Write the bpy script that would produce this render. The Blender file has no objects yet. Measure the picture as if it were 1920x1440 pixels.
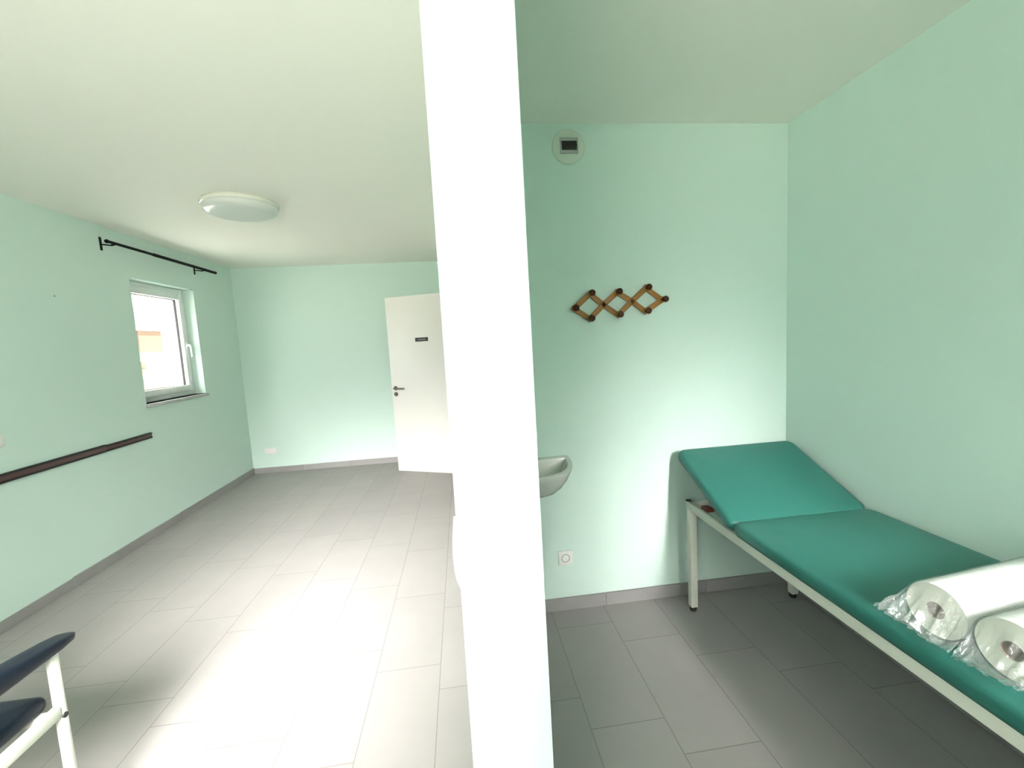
import bpy, bmesh, math, random
from mathutils import Vector, Matrix, noise

random.seed(7)
C = bpy.context.scene.collection
PI = math.pi

# ------------------------------------------------------------------ room dimensions (metres)
XL, XR = -2.751, 1.834            # left wall / right wall faces
YB, YA = 5.823, 2.2685            # back wall of the long room / back wall of the alcove
YF = -0.60                        # inner face of the window wall behind the camera
H = 2.605
PX0, PX1, PY = -0.0285, 0.124, 0.75   # partition wall faces and its free end
SK = 0.0726                       # tiled skirting height

# ------------------------------------------------------------------ materials
def mat(name, col, rough=0.5, metal=0.0, spec=0.5, nscale=0, namt=0.0, bump=0.0, bscale=200, coat=0.0, dist=0.002):
    m = bpy.data.materials.new(name); m.use_nodes = True
    nt = m.node_tree; b = nt.nodes['Principled BSDF']
    b.inputs['Base Color'].default_value = (*col, 1)
    b.inputs['Roughness'].default_value = rough
    b.inputs['Metallic'].default_value = metal
    b.inputs['Specular IOR Level'].default_value = spec
    b.inputs['Coat Weight'].default_value = coat
    tc = nt.nodes.new('ShaderNodeTexCoord')
    if namt:
        n = nt.nodes.new('ShaderNodeTexNoise'); n.inputs['Scale'].default_value = nscale
        n.inputs['Detail'].default_value = 5
        nt.links.new(tc.outputs['Object'], n.inputs['Vector'])
        r = nt.nodes.new('ShaderNodeMapRange'); r.inputs['To Min'].default_value = 1 - namt; r.inputs['To Max'].default_value = 1 + namt
        nt.links.new(n.outputs['Fac'], r.inputs['Value'])
        mx = nt.nodes.new('ShaderNodeVectorMath'); mx.operation = 'SCALE'
        mx.inputs[0].default_value = col
        nt.links.new(r.outputs['Result'], mx.inputs['Scale'])
        nt.links.new(mx.outputs['Vector'], b.inputs['Base Color'])
    if bump:
        n = nt.nodes.new('ShaderNodeTexNoise'); n.inputs['Scale'].default_value = bscale; n.inputs['Detail'].default_value = 4
        nt.links.new(tc.outputs['Object'], n.inputs['Vector'])
        bp = nt.nodes.new('ShaderNodeBump'); bp.inputs['Strength'].default_value = bump; bp.inputs['Distance'].default_value = dist
        nt.links.new(n.outputs['Fac'], bp.inputs['Height']); nt.links.new(bp.outputs['Normal'], b.inputs['Normal'])
    return m

MINT = mat('mint_paint', (0.615, 0.765, 0.70), 0.75, spec=0.25, nscale=1.2, namt=0.012, bump=0.15, bscale=260)
WHITEC = mat('ceiling_paint', (0.91, 0.89, 0.835), 0.85, spec=0.2, nscale=1.0, namt=0.01, bump=0.1, bscale=220)
SKIRT = mat('skirting_tile', (0.275, 0.268, 0.262), 0.45, nscale=9, namt=0.08)
PVC = mat('white_pvc', (0.82, 0.84, 0.83), 0.3)
DOORW = mat('white_lacquer', (0.83, 0.81, 0.77), 0.4)
SILL = mat('sill_stone', (0.42, 0.42, 0.41), 0.4, nscale=40, namt=0.2)
BLACK = mat('black_metal', (0.003, 0.0035, 0.003), 0.6, spec=0.15)
RUBBER = mat('black_rubber', (0.012, 0.012, 0.012), 0.7)
STEEL = mat('brushed_steel', (0.20, 0.18, 0.15), 0.35, metal=0.9)
CREAM = mat('cream_enamel', (0.76, 0.76, 0.68), 0.35, spec=0.5)
TEAL = mat('teal_vinyl', (0.024, 0.142, 0.117), 0.42, spec=0.45, nscale=3, namt=0.03, bump=0.12, bscale=420)
NAVY = mat('navy_vinyl', (0.0018, 0.0050, 0.0115), 0.42, spec=0.3, bump=0.1, bscale=380)
CERAM = mat('white_ceramic', (0.72, 0.71, 0.68), 0.12, spec=0.6)
VENTC = mat('vent_plastic', (0.62, 0.68, 0.60), 0.4)
WPLAST = mat('white_plastic', (0.80, 0.80, 0.77), 0.35)
GREYPL = mat('grey_plastic', (0.40, 0.41, 0.39), 0.5)
LAMPD = mat('opal_diffuser', (0.66, 0.69, 0.66), 0.30)
LAMPR = mat('lamp_rim', (0.76, 0.77, 0.70), 0.18)
DARK = mat('dark_opening', (0.02, 0.022, 0.018), 0.8)
RAILB = mat('red_brown_wood', (0.085, 0.032, 0.030), 0.5, nscale=8, namt=0.18)
RAILE = mat('black_edge_strip', (0.006, 0.004, 0.004), 0.6)
PINE = mat('pine_slat', (0.31, 0.135, 0.020), 0.45, nscale=25, namt=0.22)
PINED = mat('dark_pine_peg', (0.055, 0.020, 0.006), 0.6, spec=0.2, nscale=30, namt=0.2)
PAPER = mat('white_tissue', (0.86, 0.86, 0.84), 0.9, spec=0.1, bump=0.25, bscale=120)
PAPERE = mat('tissue_layers', (0.80, 0.77, 0.69), 0.95, spec=0.1, bump=0.3, bscale=160)
CARD = mat('cardboard', (0.30, 0.19, 0.15), 0.85)
PLATE = mat('black_sign', (0.01, 0.01, 0.01), 0.4)
PLATEG = mat('sign_grey', (0.22, 0.22, 0.21), 0.5)
RED = mat('dark_red_plastic', (0.12, 0.02, 0.015), 0.45)
H_ORANGE = mat('orange_render', (0.050, 0.028, 0.015), 0.9, nscale=6, namt=0.1)
H_CREAM = mat('cream_render', (0.25, 0.23, 0.17), 0.9, nscale=3, namt=0.05)
H_PINK = mat('pink_render', (0.06, 0.046, 0.045), 0.9, nscale=5, namt=0.06)
H_YELLOW = mat('yellow_render', (0.055, 0.046, 0.028), 0.9, nscale=5, namt=0.06)
H_WHITE = mat('white_render', (0.9, 0.9, 0.9), 0.8)
H_TILE = mat('roof_tile', (0.09, 0.05, 0.04), 0.8, nscale=14, namt=0.2)
GROUND = mat('terrace_paving', (0.76, 0.73, 0.68), 0.9, nscale=3, namt=0.12)

def floor_mat():
    m = bpy.data.materials.new('grey_plank_tiles'); m.use_nodes = True
    nt = m.node_tree; N = nt.nodes; L = nt.links; b = N['Principled BSDF']
    geo = N.new('ShaderNodeTexCoord'); sp = N.new('ShaderNodeSeparateXYZ'); L.new(geo.outputs['Object'], sp.inputs[0])
    def M(op, a, c=None, d=None):
        n = N.new('ShaderNodeMath'); n.operation = op
        for i, v in enumerate((a, c, d)):
            if v is None: continue
            if hasattr(v, 'links'): L.new(v, n.inputs[i])
            else: n.inputs[i].default_value = v
        return n.outputs[0]
    x, y = sp.outputs['X'], sp.outputs['Y']
    u = M('DIVIDE', M('ADD', x, 0.195), 0.3)
    k = M('FLOOR', u); fu = M('SUBTRACT', u, k)
    off = M('MULTIPLY', M('ADD', k, 4.0), 0.155)
    v = M('DIVIDE', M('ADD', M('SUBTRACT', y, 0.041), off), 0.6)
    j = M('FLOOR', v); fv = M('SUBTRACT', v, j)
    eu = M('MULTIPLY', M('MINIMUM', fu, M('SUBTRACT', 1.0, fu)), 0.3)
    ev = M('MULTIPLY', M('MINIMUM', fv, M('SUBTRACT', 1.0, fv)), 0.6)
    e = M('MINIMUM', eu, ev)
    g = N.new('ShaderNodeMapRange'); g.inputs['From Min'].default_value = 0.0010; g.inputs['From Max'].default_value = 0.0024
    L.new(e, g.inputs['Value'])                     # 0 in the joint, 1 on the tile
    cell = N.new('ShaderNodeCombineXYZ'); L.new(k, cell.inputs[0]); L.new(j, cell.inputs[1])
    wn = N.new('ShaderNodeTexWhiteNoise'); L.new(cell.outputs[0], wn.inputs['Vector'])
    no = N.new('ShaderNodeTexNoise'); no.inputs['Scale'].default_value = 3.5; no.inputs['Detail'].default_value = 6
    L.new(geo.outputs['Object'], no.inputs['Vector'])
    val = M('ADD', M('MULTIPLY', M('SUBTRACT', wn.outputs['Value'], 0.5), 0.05), M('MULTIPLY', M('SUBTRACT', no.outputs['Fac'], 0.5), 0.16))
    val = M('ADD', 1.0, val)
    tile = N.new('ShaderNodeVectorMath'); tile.operation = 'SCALE'; tile.inputs[0].default_value = (0.315, 0.299, 0.290)
    L.new(val, tile.inputs['Scale'])
    mx = N.new('ShaderNodeMix'); mx.data_type = 'RGBA'
    mx.inputs[6].default_value = (0.20, 0.18, 0.168, 1)
    L.new(g.outputs['Result'], mx.inputs[0]); L.new(tile.outputs['Vector'], mx.inputs[7])
    L.new(mx.outputs[2], b.inputs['Base Color'])
    b.inputs['Roughness'].default_value = 0.48; b.inputs['Specular IOR Level'].default_value = 0.4
    bp = N.new('ShaderNodeBump'); bp.inputs['Strength'].default_value = 0.4; bp.inputs['Distance'].default_value = 0.0012
    L.new(g.outputs['Result'], bp.inputs['Height']); L.new(bp.outputs['Normal'], b.inputs['Normal'])
    return m
FLOOR = floor_mat()

def film_mat():
    m = bpy.data.materials.new('clear_film'); m.use_nodes = True
    nt = m.node_tree; N = nt.nodes; L = nt.links
    N.remove(N['Principled BSDF']); out = N['Material Output']
    tr = N.new('ShaderNodeBsdfTransparent'); tr.inputs[0].default_value = (0.97, 0.98, 0.98, 1)
    gl = N.new('ShaderNodeBsdfGlossy'); gl.inputs['Roughness'].default_value = 0.12
    df = N.new('ShaderNodeBsdfDiffuse'); df.inputs[0].default_value = (0.85, 0.9, 0.89, 1)
    tc = N.new('ShaderNodeTexCoord'); n = N.new('ShaderNodeTexNoise'); n.inputs['Scale'].default_value = 38; n.inputs['Detail'].default_value = 3
    n.inputs['Distortion'].default_value = 1.5
    L.new(tc.outputs['Object'], n.inputs['Vector'])
    bp = N.new('ShaderNodeBump'); bp.inputs['Strength'].default_value = 0.9; bp.inputs['Distance'].default_value = 0.006
    L.new(n.outputs['Fac'], bp.inputs['Height'])
    L.new(bp.outputs['Normal'], gl.inputs['Normal'])
    lw = N.new('ShaderNodeLayerWeight'); lw.inputs['Blend'].default_value = 0.5; L.new(bp.outputs['Normal'], lw.inputs['Normal'])
    pw = N.new('ShaderNodeMath'); pw.operation = 'POWER'; pw.inputs[1].default_value = 3.0; L.new(lw.outputs['Facing'], pw.inputs[0])
    fr = N.new('ShaderNodeMath'); fr.operation = 'MULTIPLY_ADD'; fr.inputs[1].default_value = 0.5; fr.inputs[2].default_value = 0.08; L.new(pw.outputs[0], fr.inputs[0])
    m1 = N.new('ShaderNodeMixShader'); m1.inputs[0].default_value = 0.10
    L.new(tr.outputs[0], m1.inputs[1]); L.new(df.outputs[0], m1.inputs[2])
    m2 = N.new('ShaderNodeMixShader'); L.new(fr.outputs[0], m2.inputs[0])
    L.new(m1.outputs[0], m2.inputs[1]); L.new(gl.outputs[0], m2.inputs[2])
    L.new(m2.outputs[0], out.inputs['Surface'])
    return m
FILM = film_mat()

def glass_mat():
    m = bpy.data.materials.new('window_glass'); m.use_nodes = True
    nt = m.node_tree; N = nt.nodes; L = nt.links
    N.remove(N['Principled BSDF']); out = N['Material Output']
    tr = N.new('ShaderNodeBsdfTransparent'); tr.inputs[0].default_value = (0.96, 0.98, 0.97, 1)
    gl = N.new('ShaderNodeBsdfGlossy'); gl.inputs['Roughness'].default_value = 0.02
    lw = N.new('ShaderNodeLayerWeight'); lw.inputs['Blend'].default_value = 0.5
    pw = N.new('ShaderNodeMath'); pw.operation = 'POWER'; pw.inputs[1].default_value = 5.0; L.new(lw.outputs['Facing'], pw.inputs[0])
    fr = N.new('ShaderNodeMath'); fr.operation = 'MULTIPLY_ADD'; fr.inputs[1].default_value = 0.92; fr.inputs[2].default_value = 0.08; L.new(pw.outputs[0], fr.inputs[0])
    mx = N.new('ShaderNodeMixShader'); L.new(fr.outputs[0], mx.inputs[0]); L.new(tr.outputs[0], mx.inputs[1]); L.new(gl.outputs[0], mx.inputs[2])
    L.new(mx.outputs[0], out.inputs['Surface'])
    return m
GLASS = glass_mat()

# ------------------------------------------------------------------ mesh helpers
def bx(bm, lo, hi, bev=0.0, seg=2, M=None):
    t = bmesh.new(); bmesh.ops.create_cube(t, size=1.0)
    lo = Vector(lo); hi = Vector(hi); s = hi - lo; c = (hi + lo) / 2
    for v in t.verts: v.co = Vector((v.co.x * s.x, v.co.y * s.y, v.co.z * s.z)) + c
    if bev > 0: bmesh.ops.bevel(t, geom=t.edges[:], offset=bev, segments=seg, profile=0.5, affect='EDGES')
    merge(bm, t, M)
def merge(bm, t, M=None):
    if M is not None: bmesh.ops.transform(t, matrix=M, verts=t.verts[:])
    me = bpy.data.meshes.new('tmp'); t.to_mesh(me); t.free(); bm.from_mesh(me); bpy.data.meshes.remove(me)
def tube(bm, pts, r, n=12, caps=True, sq=None):
    """round (or rectangular, sq=(w,h)) tube along a polyline"""
    pts = [Vector(p) for p in pts]; rings = []
    up0 = None
    for i, p in enumerate(pts):
        a = pts[max(0, i - 1)]; b = pts[min(len(pts) - 1, i + 1)]
        t = (b - a).normalized()
        ref = Vector((0, 0, 1)) if abs(t.z) < 0.9 else Vector((0, 1, 0))
        if up0 is not None: ref = up0
        s = t.cross(ref).normalized(); u = s.cross(t).normalized(); up0 = u
        rr = r[i] if isinstance(r, (list, tuple)) else r
        if sq: offs = [(-sq[0]/2, -sq[1]/2), (sq[0]/2, -sq[1]/2), (sq[0]/2, sq[1]/2), (-sq[0]/2, sq[1]/2)]
        else: offs = [(rr * math.cos(2*PI*k/n), rr * math.sin(2*PI*k/n)) for k in range(n)]
        rings.append([bm.verts.new(p + s * x + u * y) for x, y in offs])
    m = len(rings[0])
    for a, b in zip(rings, rings[1:]):
        for k in range(m): bm.faces.new((a[k], a[(k+1) % m], b[(k+1) % m], b[k]))
    if caps: bm.faces.new(rings[0][::-1]); bm.faces.new(rings[-1])
def lathe(bm, prof, n=40, M=None, closed=True):
    """profile of (radius, height) turned about Z"""
    t = bmesh.new(); rings = []
    for r, z in prof:
        if r < 1e-6: rings.append([t.verts.new((0, 0, z))])
        else: rings.append([t.verts.new((r*math.cos(2*PI*k/n), r*math.sin(2*PI*k/n), z)) for k in range(n)])
    for a, b in zip(rings, rings[1:]):
        if len(a) == 1 and len(b) == 1: continue
        for k in range(n):
            if len(a) == 1: t.faces.new((a[0], b[(k+1) % n], b[k]))
            elif len(b) == 1: t.faces.new((a[k], a[(k+1) % n], b[0]))
            else: t.faces.new((a[k], a[(k+1) % n], b[(k+1) % n], b[k]))
    merge(bm, t, M)
def obj(name, bm, m, parent=None, smooth=True, angle=40):
    bmesh.ops.recalc_face_normals(bm, faces=bm.faces[:])
    me = bpy.data.meshes.new(name); bm.to_mesh(me); bm.free()
    if smooth:
        for p in me.polygons: p.use_smooth = True
        me.set_sharp_from_angle(angle=math.radians(angle))
    me.materials.append(m)
    o = bpy.data.objects.new(name, me); C.objects.link(o)
    if parent is not None: o.parent = parent
    return o
def tag(o, label, cat, group=None, kind=None):
    o['label'] = label; o['category'] = cat
    if group: o['group'] = group
    if kind: o['kind'] = kind
    return o
def thing(name, label, cat, loc=(0, 0, 0), rotz=0.0, group=None, kind=None):
    o = bpy.data.objects.new(name, None); C.objects.link(o); o.empty_display_size = 0.1
    o.location = loc; o.rotation_euler = (0, 0, rotz)
    return tag(o, label, cat, group, kind)
def struct(name, boxes, m, label, cat, parent=None):
    bm = bmesh.new()
    for b in boxes: bx(bm, *b)
    return tag(obj(name, bm, m, parent, smooth=False), label, cat, kind='structure')
def B(*boxes, bev=0.0, seg=2):
    bm = bmesh.new()
    for lo, hi in boxes: bx(bm, lo, hi, bev, seg)
    return bm

# ------------------------------------------------------------------ the setting
T = 0.30
struct('floor', [((XL - T, YF - T, -0.05), (XR + T, YB + T, 0))], FLOOR, 'grey rectangular floor tiles laid lengthwise through both rooms', 'floor')
struct('ceiling', [((XL - T, YF - T, H), (XR + T, YB + T, H + 0.2))], WHITEC, 'plain white ceiling over both rooms', 'ceiling')
WY0, WY1, WZ0, WZ1 = 4.105, 4.995, 1.150, 2.240       # opening of the small window
struct('wall_left', [((XL - T, YF - T, 0), (XL, WY0, H)), ((XL - T, WY1, 0), (XL, YB + T, H)),
                     ((XL - T, WY0, 0), (XL, WY1, WZ0)), ((XL - T, WY0, WZ1), (XL, WY1, H))], MINT,
       'long pale mint wall with the small window', 'wall')
struct('wall_back', [((XL, YB, 0), (XR, YB + T, H))], MINT, 'mint far wall behind the open white door', 'wall')
struct('wall_right', [((XR, YF - T, 0), (XR + T, YB + T, H))], MINT, 'mint wall along the green examination couch', 'wall')
struct('wall_alcove', [((PX1, YA, 0), (XR, YA + 0.15, H))], MINT, 'mint wall with the wooden coat rack and the washbasin', 'wall')
DY0, DY1, DZ = 4.150, 5.045, 2.13                      # doorway in the partition
struct('wall_partition', [((PX0, PY, 0), (PX1, DY0, H)), ((PX0, DY1, 0), (PX1, YB, H)), ((PX0, DY0, DZ), (PX1, DY1, H))], MINT,
       'brightly lit end of the mint partition wall between the two rooms', 'wall')
# unseen wall behind the camera; openings added and sized to steer light into both rooms
LIGHT_OPENINGS = ((-1.60, -0.36, 1.10, 2.34), (1.20, 1.41, 1.34, 2.38), (0.66, 1.02, 0.86, 1.10))     # x0, x1, sill, head
rear = []
xs = [XL] + [x for w_ in sorted(LIGHT_OPENINGS) for x in w_[:2]] + [XR]
for k in range(0, len(xs), 2): rear.append(((xs[k], YF - T, 0), (xs[k + 1], YF, H)))
for x0, x1, z0, z1 in LIGHT_OPENINGS: rear += [((x0, YF - T, 0), (x1, YF, z0)), ((x0, YF - T, z1), (x1, YF, H))]
struct('wall_rear', rear, MINT, 'unseen mint wall behind the viewer with openings added to shape the daylight', 'wall')

# tiled skirting
bm = bmesh.new()
for y0, y1, h, t in ((YF, 1.9, 0.071, .010), (1.9, 3.18, 0.069, .010), (3.18, 4.35, 0.075, .012), (4.35, YB, 0.078, .013)):
    bx(bm, (XL, y0 + 0.001, 0), (XL + t, y1 - 0.001, h), 0.0015, 1)
tag(obj('baseboard_left', bm, SKIRT, smooth=False), 'grey tile skirting along the foot of the long left wall', 'skirting', kind='structure')
bm = bmesh.new(); x = XL + 0.013
while x < PX0 - 0.01:
    bx(bm, (x + .001, YB - 0.011, 0), (min(x + 0.6, PX0) - .001, YB, SK), 0.0015, 1); x += 0.6
tag(obj('baseboard_back', bm, SKIRT, smooth=False), 'grey tile skirting at the foot of the far wall', 'skirting', kind='structure')
bm = bmesh.new(); x = PX1
while x < XR - 0.01:
    bx(bm, (x + .001, YA - 0.011, 0), (min(x + 0.6, XR) - .001, YA, SK), 0.0015, 1); x += 0.6
tag(obj('baseboard_alcove', bm, SKIRT, smooth=False), 'grey tile skirting under the wall socket and coat rack', 'skirting', kind='structure')
bm = bmesh.new(); y = YF
while y < YA - 0.02:
    bx(bm, (XR - 0.011, y + .001, 0), (XR, min(y + 0.6, YA - 0.012) - .001, SK), 0.0015, 1); y += 0.6
tag(obj('baseboard_right', bm, SKIRT, smooth=False), 'grey tile skirting hidden under the couch on the right wall', 'skirting', kind='structure')

# small window in the left wall
FX = XL - 0.105                                        # room-side face of the frame
w = thing('window_1', 'small white tilt window with a bright view in the left wall', 'window', (FX, (WY0 + WY1) / 2, WZ0), kind='structure')
hw = (WY1 - WY0) / 2; hh = WZ1 - WZ0
def ring4(y0, y1, z0, z1, wd, x0, x1, bev=0.004):
    bm = bmesh.new()
    bx(bm, (x0, y0, z0), (x1, y0 + wd, z1), bev); bx(bm, (x0, y1 - wd, z0), (x1, y1, z1), bev)
    bx(bm, (x0, y0 + wd * .9, z0), (x1, y1 - wd * .9, z0 + wd), bev); bx(bm, (x0, y0 + wd * .9, z1 - wd), (x1, y1 - wd * .9, z1), bev)
    return bm
obj('frame', ring4(-hw, hw, 0, hh, 0.052, -0.07, 0), PVC, w)
sash = obj('sash', ring4(-hw + 0.045, hw - 0.045, 0.045, hh - 0.045, 0.062, -0.055, 0.016), PVC, w)
gk = 0.105
obj('gasket', ring4(-hw + gk, hw - gk, gk, hh - gk, 0.007, -0.040, -0.018, 0.001), RUBBER, w, smooth=False)
obj('pane', B(((-0.034, -hw + gk, gk), (-0.026, hw - gk, hh - gk))), GLASS, w, smooth=False)
bm = bmesh.new()
zc = 0.515
bx(bm, (0.016, hw - 0.089, zc - 0.035), (0.024, hw - 0.061, zc + 0.035), 0.003)
tube(bm, [(0.02, hw - 0.075, zc), (0.05, hw - 0.075, zc)], 0.010)
tube(bm, [(0.05, hw - 0.075, zc + 0.008), (0.058, hw - 0.075, zc - 0.015), (0.060, hw - 0.073, zc - 0.06), (0.058, hw - 0.072, zc - 0.12)], [0.012, 0.012, 0.010, 0.008])
obj('handle', bm, PVC, w)
# the stone sill juts a little into the room
tag(obj('trim_1', B(((FX - 0.002, WY0 - 0.012, WZ0 - 0.026), (XL + 0.028, WY1 + 0.012, WZ0)), bev=0.003), SILL), 'grey stone sill under the small window', 'window sill', kind='structure')

# open white door at the far end, hinged on the partition
d = thing('door_1', 'white room door standing open with a small black sign', 'door', (-0.075, 5.035, 0.004), kind='structure')
dirv = Vector((-0.849 + 0.075, 5.402 - 5.035)); ang = math.atan2(dirv.y, dirv.x); d.rotation_euler = (0, 0, ang)
LW = 0.86                                              # local x runs from hinge to latch edge; room-facing side is +y (towards viewer)
obj('leaf', B(((0, -0.02, 0), (LW, 0.02, 2.112)), bev=0.003), DOORW, d)
side = 0.02
bm = bmesh.new(); hx = LW - 0.055
tube(bm, [(hx, side, 1.028), (hx, side + 0.006, 1.028)], 0.026, 20)
tube(bm, [(hx, side + 0.006, 1.028), (hx, side + 0.045, 1.028), (hx - 0.012, side + 0.055, 1.028), (hx - 0.150, side + 0.055, 1.026)], 0.0105)
obj('handle', bm, STEEL, d)
bm = bmesh.new(); tube(bm, [(hx, side, 0.955), (hx, side + 0.007, 0.955)], 0.026, 20)
obj('key_rosette', bm, STEEL, d)
sg = obj('sign', B(((0.315, side, 1.573), (0.485, side + 0.004, 1.618)), bev=0.001), PLATE, d, smooth=False)
bm = bmesh.new()
for i in range(7):
    x = 0.348 + i * 0.0150
    bx(bm, (x, side + 0.004, 1.587), (x + 0.010, side + 0.0046, 1.604))
obj('lettering', bm, PLATEG, sg, smooth=False)
bm = bmesh.new()
for z in (0.22, 1.06, 1.86): tube(bm, [(-0.008, 0.022, z), (-0.008, 0.022, z + 0.09)], 0.008)
obj('hinge', bm, STEEL, d)
bm = bmesh.new()
for x0, x1 in ((PX0 - 0.014, PX0), (PX1, PX1 + 0.014)):
    bx(bm, (x0, DY0 - 0.06, 0), (x1, DY0, DZ + 0.06), 0.003); bx(bm, (x0, DY1, 0), (x1, DY1 + 0.06, DZ + 0.06), 0.003)
    bx(bm, (x0, DY0, DZ), (x1, DY1, DZ + 0.06), 0.003)
tag(obj('trim_2', bm, DOORW), 'white frame around the doorway behind the partition', 'door frame', kind='structure')

# ------------------------------------------------------------------ left room: lamp, curtain rod, rail, switch, socket, hole
lp = thing('ceiling_lamp', 'round flat white ceiling lamp, switched off', 'lamp', (-1.487, 3.40, H))
bm = bmesh.new(); lathe(bm, [(0.0, 0), (0.235, 0), (0.245, -0.012), (0.243, -0.030), (0.225, -0.036), (0.0, -0.036)], 64); obj('base', bm, LAMPR, lp)
bm = bmesh.new(); lathe(bm, [(0.236, -0.030), (0.238, -0.048), (0.228, -0.064), (0.200, -0.077), (0.150, -0.085), (0.08, -0.089), (0, -0.090)], 64); obj('lamp_shade', bm, LAMPD, lp)

cr = thing('curtain_rod', 'thin black extending curtain rod on two brackets above the window', 'curtain rod', (XL, 4.5, 2.46))
RX = 0.095
def ro(y): return y - 4.5
bm = bmesh.new(); tube(bm, [(RX, ro(3.80), 0.003), (RX, ro(4.72), 0.003)], 0.0115); obj('rod', bm, BLACK, cr)
bm = bmesh.new(); tube(bm, [(RX, ro(4.30), 0.003), (RX, ro(5.27), 0.001)], 0.0145); obj('outer_rod', bm, BLACK, cr)
for y in (3.785, 5.285):
    bm = bmesh.new(); lathe(bm, [(0, -0.012), (0.013, -0.010), (0.016, 0), (0.013, 0.010), (0, 0.012)], 16, Matrix.Translation((RX, ro(y), 0.002)) @ Matrix.Rotation(PI/2, 4, 'X')); obj('finial', bm, BLACK, cr)
for y in (3.85, 5.06):
    bm = bmesh.new(); y = ro(y)
    bx(bm, (0, y - 0.010, -0.050), (0.006, y + 0.010, 0.052), 0.002)
    tube(bm, [(0.004, y, -0.004), (0.05, y, -0.010), (RX - 0.015, y, -0.014), (RX, y, -0.012)], 0.0055, 10)
    tube(bm, [(RX - 0.017, y, 0.006), (RX - 0.012, y, -0.009), (RX, y, -0.014), (RX + 0.012, y, -0.009), (RX + 0.017, y, 0.006)], 0.004, 8)
    obj('bracket', bm, BLACK, cr)

def rail(name, y0, y1, z0, z1, t, lab):
    r = thing(name, lab, 'wall rail', (XL, (y0 + y1) / 2, (z0 + z1) / 2), group='red-brown protection rail')
    L_ = (y1 - y0) / 2; h = (z1 - z0) / 2; e = 0.014
    obj('board', B(((0, -L_, -h + e * .6), (t, L_, h - e * .6)), bev=0.002), RAILB, r)
    for s in (-1, 1):  # black strips along the top and bottom of the board
        lo, hi = sorted((s * h, s * (h - e)))
        obj('edge_strip', B(((0, -L_, lo), (t + 0.003, L_, hi)), bev=0.002), RAILE, r)
    return r
rail('wall_rail', 0.2, 3.60, 0.852, 0.908, 0.018, 'longer near piece of the red-brown rail on the left wall')
rail('wall_rail', 3.602, 4.095, 0.853, 0.902, 0.016, 'short far piece of the red-brown rail below the window')

def plate_box(bm, s=0.0405, t=0.010):   # plate in local XZ, facing -Y
    bx(bm, (-s, -t, -s), (s, 0, s), 0.003)
def socket(loc, rotz, label, group=None, n=1):
    s = thing('wall_socket', label, 'socket', loc, rotz, group)
    bm = bmesh.new(); hw_ = 0.0405 + 0.0355 * (n - 1)
    bx(bm, (-hw_, -0.010, -0.0405), (hw_, 0, 0.0405), 0.003); obj('face_plate', bm, WPLAST, s)
    for i in range(n):
        x = (i - (n - 1) / 2) * 0.071
        bm = bmesh.new()
        MM = Matrix.Translation((x, -0.010, 0)) @ Matrix.Rotation(PI/2, 4, 'X')
        lathe(bm, [(0.0245, 0.0005), (0.0215, 0.0015), (0.0195, 0.0010), (0.0190, -0.006), (0, -0.006)], 28, MM); obj('insert', bm, GREYPL if n == 1 else WPLAST, s)
        bm = bmesh.new()
        for dx in (-0.0095, 0.0095): tube(bm, [(x + dx, -0.0042, 0), (x + dx, -0.0030, 0)], 0.0026, 10)
        obj('contact', bm, DARK, s)
    return s
socket((0.501, YA, 0.305), 0, 'single white socket low on the wall under the washbasin end')
socket((-2.515, YB, 0.289), 0, 'pale double socket low in the far left corner of the room', n=2)
sw = thing('light_switch', 'pale light switch on the left wall above the rail', 'switch', (XL, 2.855, 1.105), PI/2)
bm = bmesh.new(); plate_box(bm); obj('face_plate', bm, WPLAST, sw)
obj('rocker', B(((-0.027, -0.014, -0.027), (0.027, -0.009, 0.027)), bev=0.003), WPLAST, sw)
bm = bmesh.new(); tube(bm, [(XL - 0.012, 3.381, 2.005), (XL + 0.004, 3.381, 2.005)], [0.006, 0.006], 12)
tag(obj('wall_plug', bm, GREYPL), 'tiny grey screw plug left of the small window', 'wall plug')

# something white and slim mounted low on the partition's left face, its edge just visible
wb = thing('wall_box', 'slim white box fixed low on the left side of the partition wall', 'box', (PX0, 1.50, 0.69))
bm = bmesh.new(); bx(bm, (-0.042, -0.09, 0.05), (0, 0.09, 0.195), 0.004)
bm2 = bmesh.new()
for z, tt in ((0.06, 0.0455), (0.10, 0.0455), (0.19, 0.042)): pass
vs = [(0, 0.0), (-0.026, 0.0), (-0.036, 0.03), (-0.0415, 0.06), (-0.0440, 0.125), (-0.0400, 0.193), (0, 0.193)]
f0 = [bm2.verts.new((x, -0.08, z)) for x, z in vs]; f1 = [bm2.verts.new((x, 0.08, z)) for x, z in vs]
bm2.faces.new(f0); bm2.faces.new(f1[::-1])
for i in range(len(vs)): bm2.faces.new((f0[i], f0[(i+1) % len(vs)], f1[(i+1) % len(vs)], f1[i]))
bm.free(); obj('cover', bm2, WPLAST, wb, angle=35)
obj('back_plate', B(((-0.006, -0.085, -0.004), (0, 0.085, 0.197)), bev=0.002), WPLAST, wb)

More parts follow.
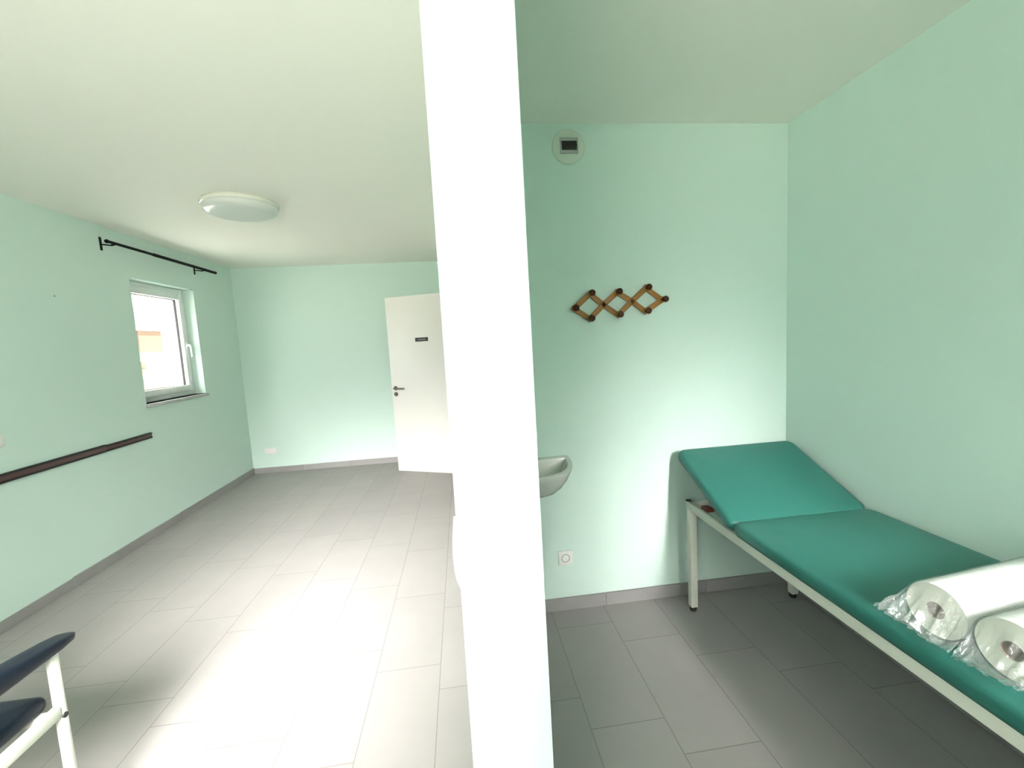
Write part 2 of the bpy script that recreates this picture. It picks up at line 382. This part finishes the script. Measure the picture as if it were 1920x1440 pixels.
# ------------------------------------------------------------------ alcove wall: vent, coat rack, washbasin
v = thing('wall_vent', 'round white wall vent with a dark rectangular slot', 'vent', (0.614, YA, 2.487))
RX90 = Matrix.Rotation(PI/2, 4, 'X')
bm = bmesh.new(); lathe(bm, [(0.0, 0), (0.086, 0), (0.0865, 0.006), (0.083, 0.010), (0.079, 0.0085), (0.072, 0.012), (0.05, 0.014), (0, 0.014)], 56, RX90); obj('cover', bm, VENTC, v)
bm = ring4(-0.046, 0.046, -0.036, 0.040, 0.006, 0.012, 0.026, 0.0015)
for vv in bm.verts: vv.co = Vector((vv.co.y, -vv.co.x, vv.co.z))
obj('housing', bm, GREYPL, v)
obj('opening', B(((-0.0405, -0.0185, -0.0305), (0.0405, -0.0135, 0.0345))), DARK, v, smooth=False)
for z in (-0.026, 0.004, 0.030):
    obj('slat', B(((-0.041, -0.024, z - 0.005), (0.041, -0.017, z + 0.005)), bev=0.001), GREYPL if z != 0.004 else RUBBER, v, smooth=False)

rk = thing('coat_rack', 'wooden zigzag expanding coat rack with round pegs', 'coat rack', (0.845, YA, 1.69))
P = dict(l=(.607, 1.672), b1=(.690, 1.615), t1=(.696, 1.746), x1=(.766, 1.685), t2=(.843, 1.747), b2=(.845, 1.628),
         x2=(.925, 1.697), t3=(1.004, 1.763), b3=(.998, 1.640), r=(1.094, 1.697))
P = {k: Vector((x - 0.845, 0, z - 1.69)) for k, (x, z) in P.items()}
def slat(a, b, layer):
    p, q_ = P[a], P[b]; dv = (q_ - p); L_ = dv.length; an = math.atan2(dv.z, dv.x)
    bm = bmesh.new(); bx(bm, (-0.014, -0.0045, -0.0140), (L_ + 0.014, 0.0045, 0.0140), 0.003)
    Mx = Matrix.Translation(p + Vector((0, -0.008 - 0.0092 * layer, 0))) @ Matrix.Rotation(-an, 4, 'Y')
    bmesh.ops.transform(bm, matrix=Mx, verts=bm.verts[:]); obj('slat', bm, PINE, rk)
for a, b, l in (('l', 't1', 1), ('b1', 'x1', 1), ('x1', 't2', 1), ('b2', 'x2', 1), ('x2', 't3', 1), ('b3', 'r', 1),
                ('l', 'b1', 0), ('t1', 'x1', 0), ('x1', 'b2', 0), ('t2', 'x2', 0), ('x2', 'b3', 0), ('t3', 'r', 0)): slat(a, b, l)
for k, p in P.items():
    bm = bmesh.new()
    if k[0] == 'x': lathe(bm, [(0, -0.002), (0.008, -0.002), (0.008, 0.004), (0, 0.006)], 16, Matrix.Translation(p + Vector((0, -0.022, 0))) @ RX90)
    else: lathe(bm, [(0, -0.0205), (0.0075, -0.0205), (0.0075, 0.022), (0.0145, 0.028), (0.0170, 0.036), (0.0135, 0.044), (0, 0.047)], 18, Matrix.Translation(p + Vector((0, -0.020, 0))) @ RX90)
    obj('peg', bm, PINED, rk)

ws = thing('washbasin', 'small white ceramic washbasin half hidden by the partition', 'washbasin', (0.335, YA + 0.001, 0.885))
def basin():
    bm = bmesh.new(); n = 40
    def outline(a, b, pw=2.5, y0=0.0):           # half superellipse, straight at the wall
        pts = []
        for i in range(n + 1):
            t = PI * i / n
            c, s = math.cos(t), math.sin(t)
            pts.append((a * math.copysign(abs(c) ** (2 / pw), c), y0 - b * abs(s) ** (2 / pw)))
        return pts
    levels = [(0.055, 0.10, -0.178, 0), (0.095, 0.16, -0.166, 0), (0.130, 0.215, -0.142, 0), (0.158, 0.262, -0.110, 0), (0.180, 0.302, -0.072, 0), (0.196, 0.330, -0.034, 0), (0.204, 0.345, -0.008, 0), (0.203, 0.344, -0.001, 0), (0.199, 0.340, 0.0, 0)]
    inner = [(0.180, 0.320, 0.0, -0.045), (0.176, 0.315, -0.006, -0.047), (0.150, 0.280, -0.07, -0.055), (0.10, 0.215, -0.115, -0.07), (0.03, 0.15, -0.12, -0.12)]
    rings = []
    for a, b, z, y0 in levels: rings.append([bm.verts.new((x, y, z)) for x, y in outline(a, b, 2.4)])
    for a, b, z, y0 in inner: rings.append([bm.verts.new((x, min(y, y0), z)) for x, y in outline(a, b, 2.4)])
    for A_, B_ in zip(rings, rings[1:]):
        for i in range(n): bm.faces.new((A_[i], A_[i+1], B_[i+1], B_[i]))
        bm.faces.new((A_[n], A_[0], B_[0], B_[n]))
    bm.faces.new(rings[0]); bm.faces.new(rings[-1])
    return bm
obj('basin', basin(), CERAM, ws, angle=50)
bm = bmesh.new(); tube(bm, [(0, -0.045, 0), (0, -0.045, 0.09), (0, -0.06, 0.11), (0, -0.13, 0.115), (0, -0.14, 0.10)], 0.012); obj('tap', bm, STEEL, ws)
bm = bmesh.new(); tube(bm, [(0, -0.14, -0.17), (0, -0.14, -0.26), (0, -0.12, -0.30), (0, -0.08, -0.30), (0, -0.06, -0.27), (0, 0, -0.27)], 0.016); obj('drain_pipe', bm, STEEL, ws)

# ------------------------------------------------------------------ examination couch
EX0, EX1, EY1, EY0 = 1.150, 1.785, 2.145, 0.235
ec = thing('examination_couch', 'teal padded examination couch with raised head end on a cream frame', 'examination couch', ((EX0 + EX1) / 2, 1.2, 0))
def loc(x, y, z): return (x - (EX0 + EX1) / 2, y - 1.2, z)
for i, x in enumerate((EX0 + 0.011, EX1 - 0.011)):
    obj('side_rail', B((loc(x - 0.011, EY0, 0.570), loc(x + 0.011, EY1, 0.612)), bev=0.003), CREAM, ec)
for y in (EY1 - 0.013, EY0 + 0.013, 1.70):
    obj('cross_bar', B((loc(EX0 + 0.022, y - 0.013, 0.576 if y != 1.70 else 0.58), loc(EX1 - 0.022, y + 0.013, 0.606)), bev=0.003), CREAM, ec)
for x in (EX0 + 0.020, EX1 - 0.020):
    for y in (EY1 - 0.022, EY0 + 0.022):
        bm = bmesh.new(); s = 0.0195
        bx(bm, loc(x - s, y - s, 0.022), loc(x + s, y + s, 0.570), 0.006)
        if x < 1.4: bx(bm, loc(x - 0.014, y - 0.019, 0.55), loc(x + 0.014, y + 0.019, 0.612), 0.004)
        lg = obj('leg', bm, CREAM, ec)
        bm = bmesh.new(); lathe(bm, [(0, 0), (0.0165, 0), (0.0185, 0.006), (0.0185, 0.024), (0.016, 0.030), (0, 0.030)], 20, Matrix.Translation(loc(x, y, 0))); obj('foot_cap', bm, RUBBER, lg)
for x in (EX0 + 0.011, EX1 - 0.011):
    for y in (EY1, EY0 - 0.004):
        obj('rail_cap', B((loc(x - 0.012, y - 0.012, 0.612), loc(x + 0.014, y + 0.006, 0.620)), bev=0.002), RUBBER, ec)
for x in (EX0 + 0.011, EX1 - 0.011):
    for y in (1.035, 1.62, 0.70):
        obj('pad_bracket', B((loc(x - 0.0105, y - 0.045, 0.610), loc(x + 0.0105, y + 0.045, 0.624)), bev=0.001), CREAM, ec, smooth=False)
def pad(bm, x0, x1, y0, y1, z0, z1, crown=0.012, rc=0.045):
    """upholstered pad: rounded corners in plan, rolled edges, slightly crowned top"""
    nx, ny = 26, 40
    def P_(u, v, inset):
        X = x0 + inset + (x1 - x0 - 2 * inset) * u; Y = y0 + inset + (y1 - y0 - 2 * inset) * v
        r = max(rc - inset, 0.004)
        cx = min(max(X, x0 + inset + r), x1 - inset - r); cy = min(max(Y, y0 + inset + r), y1 - inset - r)
        dx, dy = X - cx, Y - cy
        if dx and dy:
            m = max(abs(dx), abs(dy)); L_ = math.hypot(dx, dy); dx *= m / L_; dy *= m / L_
        return cx + dx, cy + dy
    def border(inset, z):
        pts = []
        us = [i / nx for i in range(nx)]; vs_ = [i / ny for i in range(ny)]
        for u in us: pts.append(P_(u, 0, inset))
        for v_ in vs_: pts.append(P_(1, v_, inset))
        for u in us: pts.append(P_(1 - u, 1, inset))
        for v_ in vs_: pts.append(P_(0, 1 - v_, inset))
        return [bm.verts.new((x, y, z)) for x, y in pts]
    h = z1 - z0
    prof = [(0.012, 0.0), (0.004, 0.06), (0.0, 0.30), (0.0, 0.62), (0.004, 0.84), (0.011, 0.955), (0.022, 1.0)]
    rings = [border(i, z0 + h * f) for i, f in prof]
    n = len(rings[0])
    for A_, B_ in zip(rings, rings[1:]):
        for k in range(n): bm.faces.new((A_[k], A_[(k+1) % n], B_[(k+1) % n], B_[k]))
    bm.faces.new(rings[0][::-1])
    prev = rings[-1]                                    # crowned top as shrinking rings
    for s in (0.06, 0.12, 0.2, 0.28):
        ins = 0.022 + s * (x1 - x0)
        cur = border(ins, z1 + crown * (1 - (1 - s / 0.3) ** 2))
        for k in range(n): bm.faces.new((prev[k], prev[(k+1) % n], cur[(k+1) % n], cur[k]))
        prev = cur
    bm.faces.new(prev)
MX0, MX1 = 1.128, 1.805
cxm = (EX0 + EX1) / 2
bm = bmesh.new(); pad(bm, MX0 - cxm, MX1 - cxm, EY0 - 0.02 - 1.2, 1.722 - 1.2, 0.622, 0.676, crown=0.010); obj('mattress', bm, TEAL, ec, angle=60)
bm = bmesh.new(); pad(bm, MX0 - cxm, MX1 - cxm, 0.0, 0.540, 0.0, 0.052, crown=0.008)
tilt = math.radians(24.0)
bmesh.ops.transform(bm, matrix=Matrix.Translation((0, 1.726 - 1.2, 0.621)) @ Matrix.Rotation(tilt, 4, 'X'), verts=bm.verts[:])
hr = obj('headrest', bm, TEAL, ec, angle=60)
# lifting ratchet under the headrest
for x in (EX0 + 0.045, EX1 - 0.045):
    bm = bmesh.new(); tube(bm, [loc(x, 1.80, 0.60), loc(x, 1.99, 0.735)], 0.0, sq=(0.006, 0.024)); rt = obj('ratchet', bm, STEEL, ec, smooth=False)
    obj('ratchet_grip', B((loc(x - 0.018, 1.985, 0.604), loc(x + 0.022, 2.045, 0.622)), bev=0.004), RED, rt)

# ------------------------------------------------------------------ paper rolls in clear film
def paper_roll(loc_, th, label, R=0.070, L_=0.50, tail=1.0, seed=0):
    r = thing('paper_roll', label, 'paper roll', loc_, math.radians(th), 'paper rolls on the couch')
    RY = Matrix.Rotation(PI/2, 4, 'Y')
    rc = 0.019
    bm = bmesh.new(); lathe(bm, [(R - 0.002, 0), (R, 0.002), (R, L_ - 0.002), (R - 0.002, L_)], 56, RY)
    obj('paper', bm, PAPER, r, angle=50)
    for z in (0.0, L_):
        bm = bmesh.new(); lathe(bm, [(rc + 0.002, z), (R - 0.002, z)], 56, RY); obj('end_face', bm, PAPERE, r)
    bm = bmesh.new(); lathe(bm, [(rc, 0.001), (rc + 0.002, -0.001), (rc + 0.002, L_ + 0.001), (rc, L_ - 0.001), (rc, 0.001)], 32, RY)
    obj('core', bm, CARD, r)
    # film sleeve: hugs the paper, then gathers to a flat creased seam past the end
    bm = bmesh.new(); n = 72; rings = []
    st = [L_ + 0.03, L_, L_ * 0.8, L_ * 0.6, L_ * 0.4, L_ * 0.2, 0.06, 0.02, 0.0] + [-0.006 * i for i in range(1, 15)]
    n = 120; Lt = 0.084
    for x in st:
        ring = []
        f = max(0.0, -x) / Lt
        g = max(0.0, x - L_) / 0.03
        for k in range(n):
            a = 2 * PI * k / n
            cy, cz = math.cos(a), math.sin(a)
            ns = noise.noise(Vector((x * 22 + seed, cy * 1.9, cz * 1.9 + seed)))
            rr = R + 0.0022 + 0.0022 * (ns + 0.6)
            y = rr * cy; z = rr * cz; xx = x
            if f > 0:
                fl = f ** 0.8
                # pleats radiate from the roll's rim into the crumpled flat seam
                pl = math.sin(a * 11 + seed * 3 + 2.2 * noise.noise(Vector((cy * 2, cz * 2, seed))))
                y *= 1 - 0.05 * f; z = z * (1 - 0.93 * fl) - 0.030 * fl + 0.024 * cy * tail * fl
                z += f * (1.25 - f) * (0.013 * pl + 0.016 * noise.noise(Vector((cy * 5 + seed, cz * 5, x * 45))) + 0.010 * noise.noise(Vector((cy * 13, cz * 13 + seed, x * 120))))
                y += f * 0.006 * noise.noise(Vector((cz * 9 + seed, cy * 9, x * 70)))
                xx = x * (1.0 + 0.30 * cy * tail) + 0.014 * f * noise.noise(Vector((cy * 7, cz * 3 + seed, 0)))
            if g > 0: y *= 1 - 0.5 * g; z *= 1 - 0.6 * g
            z = max(z, -R - 0.001)
            ring.append(bm.verts.new((xx, y, z)))
        rings.append(ring)
    for A_, B_ in zip(rings, rings[1:]):
        for k in range(n): bm.faces.new((A_[k], A_[(k+1) % n], B_[(k+1) % n], B_[k]))
    obj('film_wrap', bm, FILM, r, angle=35)
    return r
paper_roll((1.187, 0.938, 0.758), 6, 'white paper roll in clear film on the couch, farther one nearer the raised headrest', seed=1.3)
paper_roll((1.195, 0.783, 0.758), 6, 'white paper roll in clear film at the right edge, farther from the headrest', seed=7.1, tail=-0.8)

# ------------------------------------------------------------------ blood-draw armchair at the lower left
ch = thing('medical_armchair', 'navy padded armchair on a cream tubular frame at the lower left', 'chair', (-1.62, 1.15, 0))
def cl(x, y, z): return (x + 1.62, y - 1.15, z)
CX0, CX1, CY0, CY1 = -1.91, -1.33, 1.00, 1.43
for x in (CX0, CX1):
    for y in (CY0, CY1):
        bm = bmesh.new(); bx(bm, cl(x - 0.0115, y - 0.0125, 0.02), cl(x + 0.0115, y + 0.0125, 0.634), 0.005)
        lg = obj('leg', bm, CREAM, ch)
        obj('foot_cap', B((cl(x - 0.013, y - 0.014, 0), cl(x + 0.013, y + 0.014, 0.025)), bev=0.004), RUBBER, lg)
        if y == CY1:
            bm = bmesh.new(); tube(bm, [cl(x + 0.010, y - 0.002, 0.425), cl(x + 0.0155, y - 0.002, 0.425)], 0.0085, 14); obj('screw_cap', bm, RUBBER, lg)
for x in (CX0, CX1):
    obj('side_rail', B((cl(x - 0.0125, CY0 + 0.01, 0.425), cl(x + 0.0125, CY1 - 0.01, 0.462)), bev=0.004), CREAM, ch)
for y in (CY0 + 0.02, CY1 - 0.035):
    obj('cross_bar', B((cl(CX0 + 0.012, y - 0.0125, 0.428), cl(CX1 - 0.012, y + 0.0125, 0.458)), bev=0.004), CREAM, ch)
bm = bmesh.new(); pad(bm, CX0 + 0.02 + 1.62, CX1 - 0.022 + 1.62, CY0 + 0.02 - 1.15, CY1 + 0.002 - 1.15, 0.462, 0.503, crown=0.010, rc=0.03); obj('seat', bm, NAVY, ch, angle=60)
bm = bmesh.new(); pad(bm, CX0 + 0.02 + 1.62, CX1 - 0.02 + 1.62, 0, 0.30, 0, 0.05, crown=0.01)
bmesh.ops.transform(bm, matrix=Matrix.Translation((0, CY0 + 0.03 - 1.15, 0.50)) @ Matrix.Rotation(math.radians(166), 4, 'X'), verts=bm.verts[:]); obj('backrest', bm, NAVY, ch, angle=60)
def armrest(x):
    bm = bmesh.new(); n = 20; rings = []
    for y, zb, zt, w_ in ((0.95, .632, .696, .060), (0.98, .632, .708, .078), (1.10, .632, .712, .082), (1.24, .632, .698, .082), (1.36, .632, .681, .080), (1.44, .632, .668, .076), (1.487, .633, .659, .062), (1.507, .638, .651, .036)):
        ring = []
        for k in range(n):
            a = 2 * PI * k / n; c, s = math.cos(a), math.sin(a)
            px = math.copysign(abs(c) ** 0.55, c) * w_ / 2; pz = math.copysign(abs(s) ** 0.55, s) * (zt - zb) / 2 + (zt + zb) / 2
            ring.append(bm.verts.new(cl(x + px, y, pz)))
        rings.append(ring)
    for A_, B_ in zip(rings, rings[1:]):
        for k in range(n): bm.faces.new((A_[k], A_[(k+1) % n], B_[(k+1) % n], B_[k]))
    bm.faces.new(rings[0][::-1]); bm.faces.new(rings[-1])
    obj('armrest', bm, NAVY, ch, angle=60)
for x in (CX0 - 0.01, CX1 - 0.008): armrest(x)

# ------------------------------------------------------------------ outside
struct('ground', [((-45, -40, -0.30), (25, 45, -0.06))], GROUND, 'pale paving outside the windows', 'ground')
hs = thing('neighbour_house', 'sunlit house seen through the small window', 'house', (-12, 18.5, -0.06), kind='structure')
obj('wall', B(((-6, -0.35, 0), (0, 7.0, 5.2))), H_CREAM, hs, smooth=False)
obj('wing', B(((-7, -7.0, 0), (-0.4, -0.35, 3.55))), H_PINK, hs, smooth=False)
obj('roof', B(((-7.4, -7.4, 3.55), (-0.1, -0.35, 3.68)), ((-6.4, -0.4, 5.2), (0.4, 7.4, 5.4))), H_TILE, hs, smooth=False)
obj('porch', B(((-0.4, -0.75, 1.95), (0.15, 0.50, 2.75))), H_ORANGE, hs, smooth=False)
obj('plinth', B(((-0.4, -0.75, 0), (0.12, 0.45, 1.30))), H_YELLOW, hs, smooth=False)
obj('balcony', B(((-0.4, -2.2, 2.76), (0.4, 0.6, 2.86)), ((-0.4, -2.2, 1.60), (0.3, 0.55, 1.68))), H_WHITE, hs, smooth=False)

# ------------------------------------------------------------------ light
sun = bpy.data.lights.new('sun', 'SUN'); sun.energy = 22.0; sun.angle = math.radians(2.0); sun.color = (1.0, 0.95, 0.86)
so = bpy.data.objects.new('sun', sun); C.objects.link(so); so.location = (12, 0, 14)
so.rotation_euler = Vector((-0.80, 0.12, -0.62)).to_track_quat('-Z', 'Y').to_euler()
wd = bpy.data.worlds.new('sky'); bpy.context.scene.world = wd; wd.use_nodes = True
nt = wd.node_tree; bg = nt.nodes['Background']
# hazy daylight: an even pale sky, brightest in the low sky over the terrace
tc = nt.nodes.new('ShaderNodeTexCoord'); sp = nt.nodes.new('ShaderNodeSeparateXYZ'); nt.links.new(tc.outputs['Generated'], sp.inputs[0])
def wm(op, a, b):
    n = nt.nodes.new('ShaderNodeMath'); n.operation = op
    for k, v_ in enumerate((a, b)):
        if v_ is None: continue
        if hasattr(v_, 'links'): nt.links.new(v_, n.inputs[k])
        else: n.inputs[k].default_value = v_
    return n.outputs[0]
GLOW_SX = 0.85
SKY_BASE, SKY_GLOW, GLOW_DIR, GLOW_POW = 5.4, 184.0, Vector((0.02, -1.0, 0.50)).normalized(), 42.0
dt = nt.nodes.new('ShaderNodeVectorMath'); dt.operation = 'DOT_PRODUCT'; sq_ = nt.nodes.new('ShaderNodeVectorMath'); sq_.operation = 'MULTIPLY'; sq_.inputs[1].default_value = (GLOW_SX, 1, 1); nt.links.new(tc.outputs['Generated'], sq_.inputs[0])
nm = nt.nodes.new('ShaderNodeVectorMath'); nm.operation = 'NORMALIZE'; nt.links.new(sq_.outputs[0], nm.inputs[0])
nt.links.new(nm.outputs[0], dt.inputs[0]); dt.inputs[1].default_value = GLOW_DIR
glow = wm('MULTIPLY', wm('POWER', wm('MAXIMUM', dt.outputs['Value'], 0.0), GLOW_POW), SKY_GLOW)
nt.links.new(wm('ADD', glow, SKY_BASE), bg.inputs['Strength'])
bg.inputs['Color'].default_value = (1.0, 0.945, 0.935, 1)
def portal(x0, x1, y0, y1, z0, z1, rot):
    l = bpy.data.lights.new('daylight_portal', 'AREA'); l.shape = 'RECTANGLE'
    l.size = (x1 - x0) if x1 > x0 else (y1 - y0); l.size_y = z1 - z0; l.cycles.is_portal = True
    o = bpy.data.objects.new('daylight_portal', l); C.objects.link(o)
    o.location = ((x0 + x1) / 2, (y0 + y1) / 2, (z0 + z1) / 2); o.rotation_euler = rot
for w_ in LIGHT_OPENINGS: portal(w_[0], w_[1], YF - 0.29, YF - 0.29, w_[2], w_[3], (PI/2, 0, PI))
portal(XL - 0.29, XL - 0.29, WY0, WY1, WZ0, WZ1, (PI/2, 0, -PI/2))

# ------------------------------------------------------------------ camera
F, PITCH, YAW, ROLL = 813.05, 0.098326, 0.112857, 0.0561515
cy, sy = math.cos(YAW), math.sin(YAW)
fwd = Vector((sy * math.cos(PITCH), cy * math.cos(PITCH), -math.sin(PITCH)))
rt_ = Vector((cy, -sy, 0)); dn = fwd.cross(rt_)
r2 = math.cos(ROLL) * rt_ + math.sin(ROLL) * dn; d2 = -math.sin(ROLL) * rt_ + math.cos(ROLL) * dn
cam = bpy.data.cameras.new('camera'); co = bpy.data.objects.new('camera', cam); C.objects.link(co)
cam.sensor_fit = 'HORIZONTAL'; cam.sensor_width = 36.0; cam.lens = F / 1920 * 36.0; cam.clip_start = 0.02
M4 = Matrix((( r2.x, -d2.x, -fwd.x, 0), (r2.y, -d2.y, -fwd.y, 0), (r2.z, -d2.z, -fwd.z, 0), (0, 0, 0, 1)))
co.matrix_world = Matrix.Translation((0, 0, 1.52)) @ M4

sc = bpy.context.scene
sc.camera = co
sc.view_settings.view_transform = 'Standard'; sc.view_settings.look = 'None'
sc.view_settings.gamma = 1.0; sc.view_settings.use_curve_mapping = False
sc.view_settings.exposure = 1.0
sc.cycles.use_denoising = True
sc.cycles.max_bounces = 14; sc.cycles.diffuse_bounces = 8; sc.cycles.transparent_max_bounces = 16
sc.cycles.sample_clamp_indirect = 6.0
